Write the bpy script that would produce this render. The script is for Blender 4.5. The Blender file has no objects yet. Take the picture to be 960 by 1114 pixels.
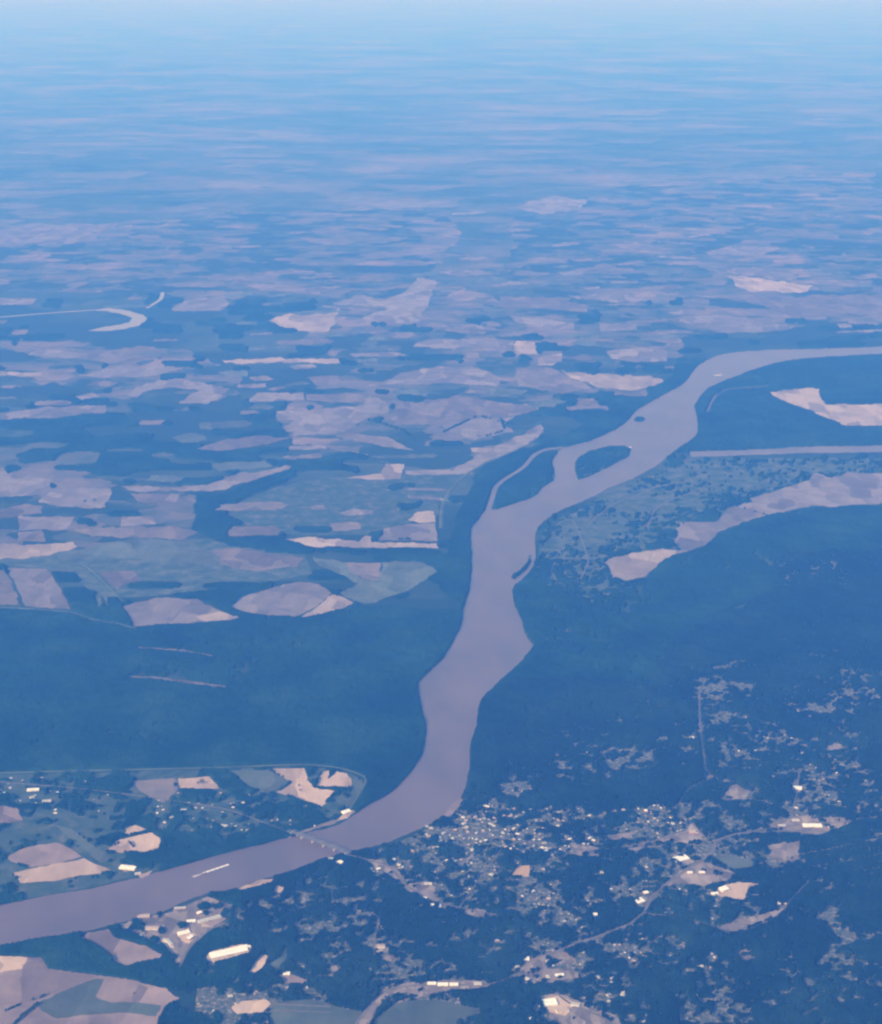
# Aerial view of a wide muddy river winding through farmland, woods and two towns, in blue haze.
import bpy, bmesh, math, random
import numpy as np
from mathutils import Vector
from mathutils.geometry import tessellate_polygon

random.seed(7)
RNG = np.random.default_rng(11)
S = bpy.context.scene
COL = S.collection

# ------------------------------------------------------------------ camera model (survey from the photograph)
H = 10000.0                      # flight level, metres above the plain
F = 1814.0                       # focal length in photo pixels (photo is 960 x 1114)
PITCH = math.atan(607.0 / F)     # below the horizon
CX, CY = 480.0, 557.0
sp, cp = math.sin(PITCH), math.cos(PITCH)

def gp(px, py, z=0.0):
    """survey point of the photo -> metres on the plain"""
    u = (px - CX) / F; v = (py - CY) / F
    dx, dy, dz = u, cp - v * sp, -sp - v * cp
    t = (z - H) / dz
    return (dx * t, dy * t)

def to_px(x, y):
    """metres on the plain -> survey coordinates (numpy)"""
    rx, ry, rz = x, y, -H
    depth = ry * cp - rz * sp
    up = ry * sp + rz * cp
    return CX + F * rx / depth, CY - F * up / depth

# ------------------------------------------------------------------ numpy noise
def _hash(ix, iy, seed):
    n = (ix * 374761393 + iy * 668265263 + seed * 974634777) & 0xffffffff
    n = ((n ^ (n >> 13)) * 1274126177) & 0xffffffff
    return ((n ^ (n >> 16)) & 0xffffff) / float(0xffffff)

def vnoise(x, y, s, seed=0):
    x = x / s; y = y / s
    ix = np.floor(x).astype(np.int64); iy = np.floor(y).astype(np.int64)
    fx = x - ix; fy = y - iy
    fx = fx * fx * (3 - 2 * fx); fy = fy * fy * (3 - 2 * fy)
    a = _hash(ix, iy, seed); b = _hash(ix + 1, iy, seed)
    c = _hash(ix, iy + 1, seed); d = _hash(ix + 1, iy + 1, seed)
    return (a * (1 - fx) + b * fx) * (1 - fy) + (c * (1 - fx) + d * fx) * fy

def fbm(x, y, s, seed=0, octs=3, gain=0.5):
    r = 0; a = 1; t = 0
    for k in range(octs):
        r = r + a * vnoise(x, y, s / 2 ** k, seed + 17 * k); t += a; a *= gain
    return r / t

def pip(px, py, poly):
    """vectorised point in polygon"""
    ins = np.zeros(px.shape, bool)
    n = len(poly)
    xs = [p[0] for p in poly]; ys = [p[1] for p in poly]
    sel = (px >= min(xs)) & (px <= max(xs)) & (py >= min(ys)) & (py <= max(ys))
    if not sel.any(): return ins
    qx, qy = px[sel], py[sel]; r = np.zeros(qx.shape, bool)
    for i in range(n):
        x0, y0 = poly[i]; x1, y1 = poly[(i + 1) % n]
        if y0 == y1: continue
        c = ((y0 > qy) != (y1 > qy)) & (qx < (x1 - x0) * (qy - y0) / (y1 - y0) + x0)
        r ^= c
    ins[sel] = r
    return ins

def near_line(px, py, pts, w):
    """mask of survey points nearer than w pixels to a polyline (vertical distance counts double)"""
    m = np.zeros(px.shape, bool)
    for (x0, y0), (x1, y1) in zip(pts[:-1], pts[1:]):
        sel = (px > min(x0, x1) - w) & (px < max(x0, x1) + w) & (py > min(y0, y1) - w) & (py < max(y0, y1) + w)
        if not sel.any(): continue
        qx, qy = px[sel], py[sel] * 2
        ax, ay, bx, by = x0, y0 * 2, x1, y1 * 2
        L2 = (bx - ax) ** 2 + (by - ay) ** 2 + 1e-9
        t = np.clip(((qx - ax) * (bx - ax) + (qy - ay) * (by - ay)) / L2, 0, 1)
        d = np.hypot(qx - ax - t * (bx - ax), qy - ay - t * (by - ay))
        m[sel] |= d < w
    return m

# ------------------------------------------------------------------ materials
def mat(name): 
    m = bpy.data.materials.new(name); m.use_nodes = True
    nt = m.node_tree; b = nt.nodes['Principled BSDF']
    b.inputs['Roughness'].default_value = 0.95
    b.inputs['Specular IOR Level'].default_value = 0.15
    return m, nt, b

def ramp(nt, fac, stops):
    r = nt.nodes.new('ShaderNodeValToRGB')
    e = r.color_ramp.elements
    while len(e) < len(stops): e.new(0.5)
    for el, (p, c) in zip(e, stops): el.position = p; el.color = (*c, 1)
    nt.links.new(fac, r.inputs[0]); return r.outputs[0]

def pos(nt, sc=(1, 1, 1), rot=0.0):
    g = nt.nodes.new('ShaderNodeNewGeometry'); mp = nt.nodes.new('ShaderNodeMapping')
    mp.inputs['Scale'].default_value = sc; mp.inputs['Rotation'].default_value = (0, 0, rot)
    nt.links.new(g.outputs['Position'], mp.inputs[0]); return mp.outputs[0]

def noise(nt, vec, metres, detail=4, rough=0.55):
    n = nt.nodes.new('ShaderNodeTexNoise'); n.inputs['Scale'].default_value = 1.0 / metres
    n.inputs['Detail'].default_value = detail; n.inputs['Roughness'].default_value = rough
    nt.links.new(vec, n.inputs['Vector']); return n.outputs['Fac']

def vor(nt, vec, metres, feature='F1'):
    n = nt.nodes.new('ShaderNodeTexVoronoi'); n.inputs['Scale'].default_value = 1.0 / metres
    n.distance = 'CHEBYCHEV'
    nt.links.new(vec, n.inputs['Vector']); return n

def mix(nt, fac, a, b, mode='MIX'):
    m = nt.nodes.new('ShaderNodeMix'); m.data_type = 'RGBA'; m.blend_type = mode
    for sock, v in ((m.inputs[0], fac), (m.inputs[6], a), (m.inputs[7], b)):
        if isinstance(v, (int, float)): sock.default_value = v
        elif isinstance(v, tuple): sock.default_value = (*v, 1)
        else: nt.links.new(v, sock)
    return m.outputs[2]

def math_(nt, op, a, b=0.0, c=None, clamp=False):
    m = nt.nodes.new('ShaderNodeMath'); m.operation = op; m.use_clamp = clamp
    for i, v in enumerate([a, b] + ([c] if c is not None else [])):
        if isinstance(v, (int, float)): m.inputs[i].default_value = v
        else: nt.links.new(v, m.inputs[i])
    return m.outputs[0]

def sep_rand(nt, col):
    s = nt.nodes.new('ShaderNodeSeparateColor'); nt.links.new(col, s.inputs[0]); return s.outputs

def soil(name, a, b, sub=(0.62, 1.25), size=380):
    """ploughed or cropped field: soft mottling, blocks and faint drilling direction"""
    m, nt, bs = mat(name)
    p = pos(nt)
    n1 = noise(nt, p, 320, 5, 0.6)
    c = ramp(nt, n1, [(0.32, a), (0.68, b)])
    v = vor(nt, pos(nt, (1, 0.55, 1), 0.35), size)
    r = sep_rand(nt, v.outputs['Color'])[0]
    k = math_(nt, 'MULTIPLY_ADD', r, sub[1] - sub[0], sub[0])
    fine = noise(nt, pos(nt, (1, 0.12, 1), 0.5), 60, 3)
    k2 = math_(nt, 'MULTIPLY_ADD', fine, 0.35, 0.83)
    kk = math_(nt, 'MULTIPLY', k, k2)
    oi = nt.nodes.new('ShaderNodeObjectInfo')
    kk = math_(nt, 'MULTIPLY', kk, math_(nt, 'MULTIPLY_ADD', oi.outputs['Random'], 0.24, 0.88))
    cc = nt.nodes.new('ShaderNodeCombineColor')
    for i in range(3): nt.links.new(kk, cc.inputs[i])
    nt.links.new(mix(nt, 1.0, c, cc.outputs[0], 'MULTIPLY'), bs.inputs['Base Color'])
    return m

M = {}
M['B'] = soil('pale_dry_soil', (0.34, 0.25, 0.20), (0.46, 0.345, 0.28))
M['P'] = soil('brown_ploughed_soil', (0.155, 0.118, 0.115), (0.235, 0.175, 0.165))
M['Q'] = soil('faded_stubble', (0.10, 0.09, 0.08), (0.165, 0.13, 0.12))
M['G'] = soil('young_green_crop', (0.055, 0.078, 0.062), (0.095, 0.112, 0.090))
M['V'] = soil('haze_tinted_cropland', (0.135, 0.120, 0.128), (0.20, 0.172, 0.178))  # brown soil of the farther fields, blue distance haze mixed into its colour
M['C'] = soil('light_dry_cropland', (0.235, 0.195, 0.185), (0.32, 0.26, 0.245))
M['O'] = soil('orange_clay', (0.52, 0.34, 0.20), (0.62, 0.42, 0.26))
M['U'] = soil('pavement_and_gravel_lots', (0.12, 0.10, 0.095), (0.23, 0.19, 0.17), (0.6, 1.5), 70)

def town_mat():
    m, nt, bs = mat('yards_lawns_and_lots')
    p = pos(nt)
    n = noise(nt, p, 52, 6, 0.75)
    c = ramp(nt, n, [(0.34, (0.018, 0.036, 0.022)), (0.46, (0.045, 0.065, 0.05)), (0.55, (0.12, 0.112, 0.10)), (0.66, (0.36, 0.32, 0.29))])
    nt.links.new(c, bs.inputs['Base Color']); return m
def west_mat():
    m, nt, bs = mat('pasture_and_town_lots')
    p = pos(nt)
    n = noise(nt, p, 240, 6, 0.68)
    c = ramp(nt, n, [(0.34, (0.018, 0.042, 0.026)), (0.50, (0.040, 0.068, 0.050)), (0.62, (0.075, 0.088, 0.072)), (0.76, (0.20, 0.17, 0.155))])
    nt.links.new(c, bs.inputs['Base Color']); return m
M['west'] = west_mat()
M['town'] = town_mat()

def meadow_mat():
    m, nt, bs = mat('rough_meadow')
    p = pos(nt)
    n = noise(nt, p, 260, 6, 0.62)
    c = ramp(nt, n, [(0.35, (0.022, 0.048, 0.034)), (0.52, (0.056, 0.082, 0.062)), (0.68, (0.115, 0.125, 0.105))])
    nt.links.new(c, bs.inputs['Base Color']); return m
M['meadow'] = meadow_mat()

def ground_mat():
    m, nt, bs = mat('farmland_plain')
    p = pos(nt)
    big = noise(nt, pos(nt, (0.85, 1, 1), 0.15), 8500, 5, 0.6)       # where farming outweighs woods
    v = vor(nt, pos(nt, (0.55, 1, 1), 0.25), 1500)
    rr = sep_rand(nt, v.outputs['Color'])
    v2 = vor(nt, pos(nt, (1, 0.6, 1), -0.2), 420)
    r2 = sep_rand(nt, v2.outputs['Color'])
    edge = noise(nt, p, 900, 5, 0.6)
    # farmed score
    sc = math_(nt, 'MULTIPLY_ADD', rr[0], 0.22, math_(nt, 'MULTIPLY', big, 1.0))
    sc = math_(nt, 'ADD', sc, math_(nt, 'MULTIPLY', r2[0], 0.05))
    sc = math_(nt, 'ADD', sc, math_(nt, 'MULTIPLY_ADD', edge, 0.35, -0.175))
    # this side of about 50 km the open land is under green crops
    g = nt.nodes.new('ShaderNodeSeparateXYZ'); nt.links.new(p, g.inputs[0])
    far = nt.nodes.new('ShaderNodeMapRange'); far.clamp = True
    far.inputs[1].default_value = 44000; far.inputs[2].default_value = 62000
    nt.links.new(g.outputs[1], far.inputs[0])
    sc2 = math_(nt, 'MULTIPLY_ADD', far.outputs[0], 0.165, math_(nt, 'ADD', sc, -0.10))
    c = ramp(nt, sc2, [(0.46, (0.007, 0.026, 0.018)), (0.64, (0.035, 0.060, 0.040)), (0.76, (0.085, 0.088, 0.085)), (0.94, (0.17, 0.145, 0.14))])
    dark = noise(nt, p, 150, 4, 0.7)
    k = math_(nt, 'MULTIPLY_ADD', dark, 0.5, 0.75)
    cc = nt.nodes.new('ShaderNodeCombineColor')
    for i in range(3): nt.links.new(k, cc.inputs[i])
    nt.links.new(mix(nt, 1.0, c, cc.outputs[0], 'MULTIPLY'), bs.inputs['Base Color'])
    return m
M['ground'] = ground_mat()

def farm_mat():
    m, nt, bs = mat('patchwork_of_small_fields')
    p = pos(nt, (0.8, 1, 1), 0.2)
    w1 = nt.nodes.new('ShaderNodeTexNoise'); w1.inputs['Scale'].default_value = 1 / 500; w1.inputs['Detail'].default_value = 5
    nt.links.new(p, w1.inputs['Vector'])
    vm = nt.nodes.new('ShaderNodeVectorMath'); vm.operation = 'MULTIPLY_ADD'
    nt.links.new(w1.outputs['Color'], vm.inputs[0]); vm.inputs[1].default_value = (520, 520, 0); nt.links.new(p, vm.inputs[2])
    v = vor(nt, vm.outputs[0], 900); v2 = vor(nt, vm.outputs[0], 380)
    a = sep_rand(nt, v.outputs['Color'])[0]; b = sep_rand(nt, v2.outputs['Color'])[1]
    n = noise(nt, p, 2600, 4, 0.6)
    sc = math_(nt, 'ADD', math_(nt, 'MULTIPLY', a, 0.45), math_(nt, 'MULTIPLY', b, 0.2))
    sc = math_(nt, 'ADD', sc, math_(nt, 'MULTIPLY_ADD', n, 1.1, -0.35))
    c = ramp(nt, sc, [(0.36, (0.010, 0.030, 0.020)), (0.46, (0.036, 0.058, 0.046)), (0.58, (0.078, 0.082, 0.076)), (0.74, (0.125, 0.106, 0.100)), (0.92, (0.20, 0.155, 0.148))])
    g2 = noise(nt, p, 120, 4, 0.7)
    cc = nt.nodes.new('ShaderNodeCombineColor')
    k = math_(nt, 'MULTIPLY_ADD', g2, 0.5, 0.75)
    for i in range(3): nt.links.new(k, cc.inputs[i])
    nt.links.new(mix(nt, 1.0, c, cc.outputs[0], 'MULTIPLY'), bs.inputs['Base Color'])
    return m
M['farm'] = farm_mat()

def canopy_mat(name, a, b, c3):
    m, nt, bs = mat(name)
    p = pos(nt)
    n = noise(nt, p, 100, 6, 0.85); n2 = noise(nt, p, 1100, 6, 0.65)
    s = math_(nt, 'MULTIPLY_ADD', n, 0.42, math_(nt, 'MULTIPLY', n2, 0.58))
    c = ramp(nt, s, [(0.38, a), (0.50, b), (0.62, c3)])
    nt.links.new(c, bs.inputs['Base Color']); bs.inputs['Specular IOR Level'].default_value = 0.02
    return m
M['canopy'] = canopy_mat('mixed_tree_canopy', (0.001, 0.005, 0.005), (0.003, 0.014, 0.012), (0.012, 0.032, 0.023))
M['canopy_low'] = canopy_mat('bottomland_tree_canopy', (0.001, 0.010, 0.008), (0.005, 0.026, 0.018), (0.017, 0.050, 0.033))

def water_mat(name, a, b):
    m, nt, bs = mat(name)
    n = noise(nt, pos(nt, (1, 0.6, 1), 0.4), 700, 5, 0.6)
    nt.links.new(ramp(nt, n, [(0.35, a), (0.65, b)]), bs.inputs['Base Color'])
    bs.inputs['Roughness'].default_value = 0.4; bs.inputs['Specular IOR Level'].default_value = 0.5
    return m
M['river'] = water_mat('muddy_river_water', (0.094, 0.068, 0.070), (0.134, 0.092, 0.088))
M['lake'] = water_mat('pale_silty_water', (0.20, 0.18, 0.17), (0.28, 0.24, 0.22))

def flat(name, c, rough=0.7, var=0.15, size=12, metal=0):
    m, nt, bs = mat(name)
    n = noise(nt, pos(nt), size, 4, 0.6)
    lo = tuple(x * (1 - var) for x in c); hi = tuple(min(1, x * (1 + var)) for x in c)
    nt.links.new(ramp(nt, n, [(0.3, lo), (0.7, hi)]), bs.inputs['Base Color'])
    bs.inputs['Roughness'].default_value = rough; bs.inputs['Metallic'].default_value = metal
    return m
M['road'] = flat('worn_pale_asphalt', (0.13, 0.115, 0.11), 0.9, 0.3, 90)
M['levee'] = flat('mown_levee_grass', (0.06, 0.085, 0.065), 0.95, 0.45, 500)
M['white_roof'] = flat('white_membrane_roof', (0.80, 0.78, 0.74), 0.6, 0.06)
M['grey_roof'] = flat('weathered_metal_roof', (0.42, 0.41, 0.40), 0.5, 0.12)
M['tan_roof'] = flat('tan_gravel_roof', (0.42, 0.33, 0.28), 0.85, 0.12)
M['dark_roof'] = flat('grey_shingle_roof', (0.20, 0.19, 0.19), 0.85, 0.15)
M['wall_cream'] = flat('cream_painted_wall', (0.62, 0.57, 0.50), 0.8, 0.08)
M['wall_brick'] = flat('weathered_brick', (0.30, 0.16, 0.11), 0.9, 0.2, 3)
M['steel'] = flat('grey_painted_bridge_steel', (0.14, 0.15, 0.17), 0.6, 0.15)
M['concrete'] = flat('pier_concrete', (0.34, 0.32, 0.30), 0.9, 0.15)
M['barge'] = flat('white_fibreglass_barge_cover', (0.78, 0.74, 0.72), 0.6, 0.08)
M['hull'] = flat('rusty_barge_hull', (0.16, 0.09, 0.07), 0.7, 0.25)
M['boatwhite'] = flat('white_boat_paint', (0.82, 0.82, 0.80), 0.4, 0.05)
M['foam'] = flat('churned_wake_water', (0.42, 0.36, 0.34), 0.8, 0.25, 20)
M['bark'] = flat('bark', (0.10, 0.07, 0.05), 0.9, 0.2, 2)
M['glass'] = flat('dark_window_glass', (0.04, 0.05, 0.06), 0.15, 0.1)

# ------------------------------------------------------------------ object helpers
def link(name, verts, faces, m, parent=None, smooth=False):
    me = bpy.data.meshes.new(name)
    if isinstance(verts, np.ndarray):
        faces = np.asarray(faces, dtype=np.int32)
        me.vertices.add(len(verts)); me.vertices.foreach_set('co', verts.astype(np.float32).ravel())
        nf, k = faces.shape
        me.loops.add(nf * k); me.loops.foreach_set('vertex_index', faces.ravel())
        me.polygons.add(nf); me.polygons.foreach_set('loop_start', np.arange(0, nf * k, k, dtype=np.int32))
        me.update(calc_edges=True)
    else:
        me.from_pydata(verts, [], faces); me.update()
    me.materials.append(m)
    if smooth:
        me.polygons.foreach_set('use_smooth', [True] * len(me.polygons))
    o = bpy.data.objects.new(name, me); COL.objects.link(o)
    if parent is not None: o.parent = parent
    return o

def tag(o, label=None, cat=None, group=None, kind=None):
    if label: o['label'] = label
    if cat: o['category'] = cat
    if group: o['group'] = group
    if kind: o['kind'] = kind
    return o

def empty(name, loc, rz=0.0):
    o = bpy.data.objects.new(name, None); COL.objects.link(o)
    o.location = loc; o.rotation_euler = (0, 0, rz); o.empty_display_size = 5
    return o

def densify(poly, step=2.2, jit=0.35, closed=True, seed=0):
    """natural edges: survey points refined by midpoint displacement"""
    r = random.Random(seed * 7919 + len(poly))
    def split(a, b, out):
        d = math.hypot(b[0] - a[0], (b[1] - a[1]) * 1.6)
        if d < step: out.append(a); return
        w = min(jit * 2.2, d * min(0.2, 0.11 * jit / 0.4))
        m = ((a[0] + b[0]) / 2 + r.uniform(-w, w), (a[1] + b[1]) / 2 + r.uniform(-w, w) * 0.5)
        split(a, m, out); split(m, b, out)
    out = []
    n = len(poly)
    for i in range(n if closed else n - 1): split(poly[i], poly[(i + 1) % n], out)
    if not closed: out.append(poly[-1])
    return out

def smooth_line(pts, k=4):
    out = []
    n = len(pts)
    for i in range(n - 1):
        p0 = pts[max(i - 1, 0)]; p1 = pts[i]; p2 = pts[i + 1]; p3 = pts[min(i + 2, n - 1)]
        for j in range(k):
            t = j / k
            out.append(tuple(0.5 * (2 * p1[q] + (p2[q] - p0[q]) * t + (2 * p0[q] - 5 * p1[q] + 4 * p2[q] - p3[q]) * t * t
                                    + (3 * p1[q] - p0[q] - 3 * p2[q] + p3[q]) * t ** 3) for q in (0, 1)))
    out.append(pts[-1]); return out

def sheet(name, poly_px, z, m, jit=0.35, step=2.2, kind='structure', holes=(), seed=0):
    P = densify(poly_px, step, jit, True, seed)
    loops = [[Vector((*gp(*p), z)) for p in P]]
    for h in holes: loops.append([Vector((*gp(*p), z)) for p in densify(h, step, jit, True, seed + 1)])
    flatv = [v for l in loops for v in l]
    tris = tessellate_polygon(loops)
    fs = []
    for t in tris:
        a, b, c = (flatv[i] for i in t)
        fs.append(t if (b - a).cross(c - a).z > 0 else (t[0], t[2], t[1]))
    o = link(name, [tuple(v) for v in flatv], fs, m)
    tag(o, kind=kind); return o

def ribbon(name, pts_px, width, z, m, crown=0.0, kind='structure', sm=5):
    P = [gp(*p) for p in smooth_line(pts_px, sm)]
    vs, fs = [], []
    for i, p in enumerate(P):
        a = P[max(i - 1, 0)]; b = P[min(i + 1, len(P) - 1)]
        dx, dy = b[0] - a[0], b[1] - a[1]; L = math.hypot(dx, dy) or 1
        nx, ny = -dy / L * width / 2, dx / L * width / 2
        if crown:
            for s, zz in ((1, z), (0.25, z + crown), (-0.25, z + crown), (-1, z)):
                vs.append((p[0] + nx * s, p[1] + ny * s, zz))
        else:
            vs += [(p[0] + nx, p[1] + ny, z), (p[0] - nx, p[1] - ny, z)]
    k = 4 if crown else 2
    for i in range(len(P) - 1):
        for j in range(k - 1):
            a = i * k + j; fs.append((a + 1, a, a + k, a + k + 1)[::-1])
    return tag(link(name, vs, fs, m), kind=kind)

# ------------------------------------------------------------------ SURVEY
LEFT_BANK = [(-420,1075),(-90,1003),(0,985),(25,980),(60,973),(100,967),(140,957),(155,955),(165,951),(200,941),(240,930),(262,924),(285,919),(302,914),(318,911),(340,905),(365,899),
 (385,887),(402,875),(425,862),(447,840),(458,822),(462,808),(464,790),(460,775),(457,762),(455,745),(460,738),(470,727),(482,716),
 (492,700),(502,680),(504,665),(508,650),(511,640),(513,620),(513,600),(512,580),(514,572),(520,566),(527,557),(532,554),(540,554),(562,547),(580,541),
 (590,531),(603,522),(604,515),(601,503),(605,494),(615,487),(640,480),(660,472),(680,460),(692,447),(705,439),(717,432),(745,416),(757,400),
 (775,389),(795,384),(832,381),(880,379.5),(932,378),(1060,374),(1450,366)]
RIGHT_BANK = [(1450,371),(1060,380),(960,385),(900,388),(860,392),(830,399),(802,409),(772,422),(760,435),(756,442),(759,455),(759,472),(750,480),(735,490),
 (725,498),(715,506),(690,520),(665,530),(635,545),(617,552),(602,560),(590,569),(584,577),(582,587),(583,605),(577,622),(562,636),(558,642),
 (560,657),(567,672),(572,690),(579,700),(580,705),(565,722),(547,739),(535,750),(525,760),(521,770),(519,787),(515,800),(512,812),(511,835),
 (507,855),(502,867),(490,879),(482,886),(470,896),(450,905),(415,919),(380,927),(365,931),(350,935),(327,945),(297,954),(287,956),(260,966),
 (240,971),(225,972),(190,986),(180,991),(140,1002),(120,1007),(87,1015),(62,1019),(32,1024),(0,1030),(-90,1052),(-420,1150)]
RIVER = smooth_line(LEFT_BANK, 3) + smooth_line(RIGHT_BANK, 3)
ISLAND = [(626,512),(626,503),(631,497),(643,490),(660,486),(678,485),(687,488),(684,497),(670,504),(655,512),(640,519),(629,522)]
ISLET = [(690,456),(694,453),(700,454),(702,457),(697,459),(691,458)]
DIKE = [(576,604),(578,604),(578,611),(574,618),(567,625),(560,630),(556,629),(559,625),(568,619),(574,612)]
CHUTE = [(531,556),(536,541),(539,531),(547,523),(560,515),(570,508),(577,500),(583,494),(595,489),(614,487)]
SLOUGH = [(750,491),(800,490),(875,486),(1050,483),(1050,490),(960,492),(875,493),(800,496),(752,497)]
OXBOW = [(96,360),(112,356),(140,351),(144,346),(130,341),(115,338),(104,338),(112,335.5),(118,335),(140,338),(155,342),(161,347),(152,354),(135,358),(115,360)]

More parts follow.
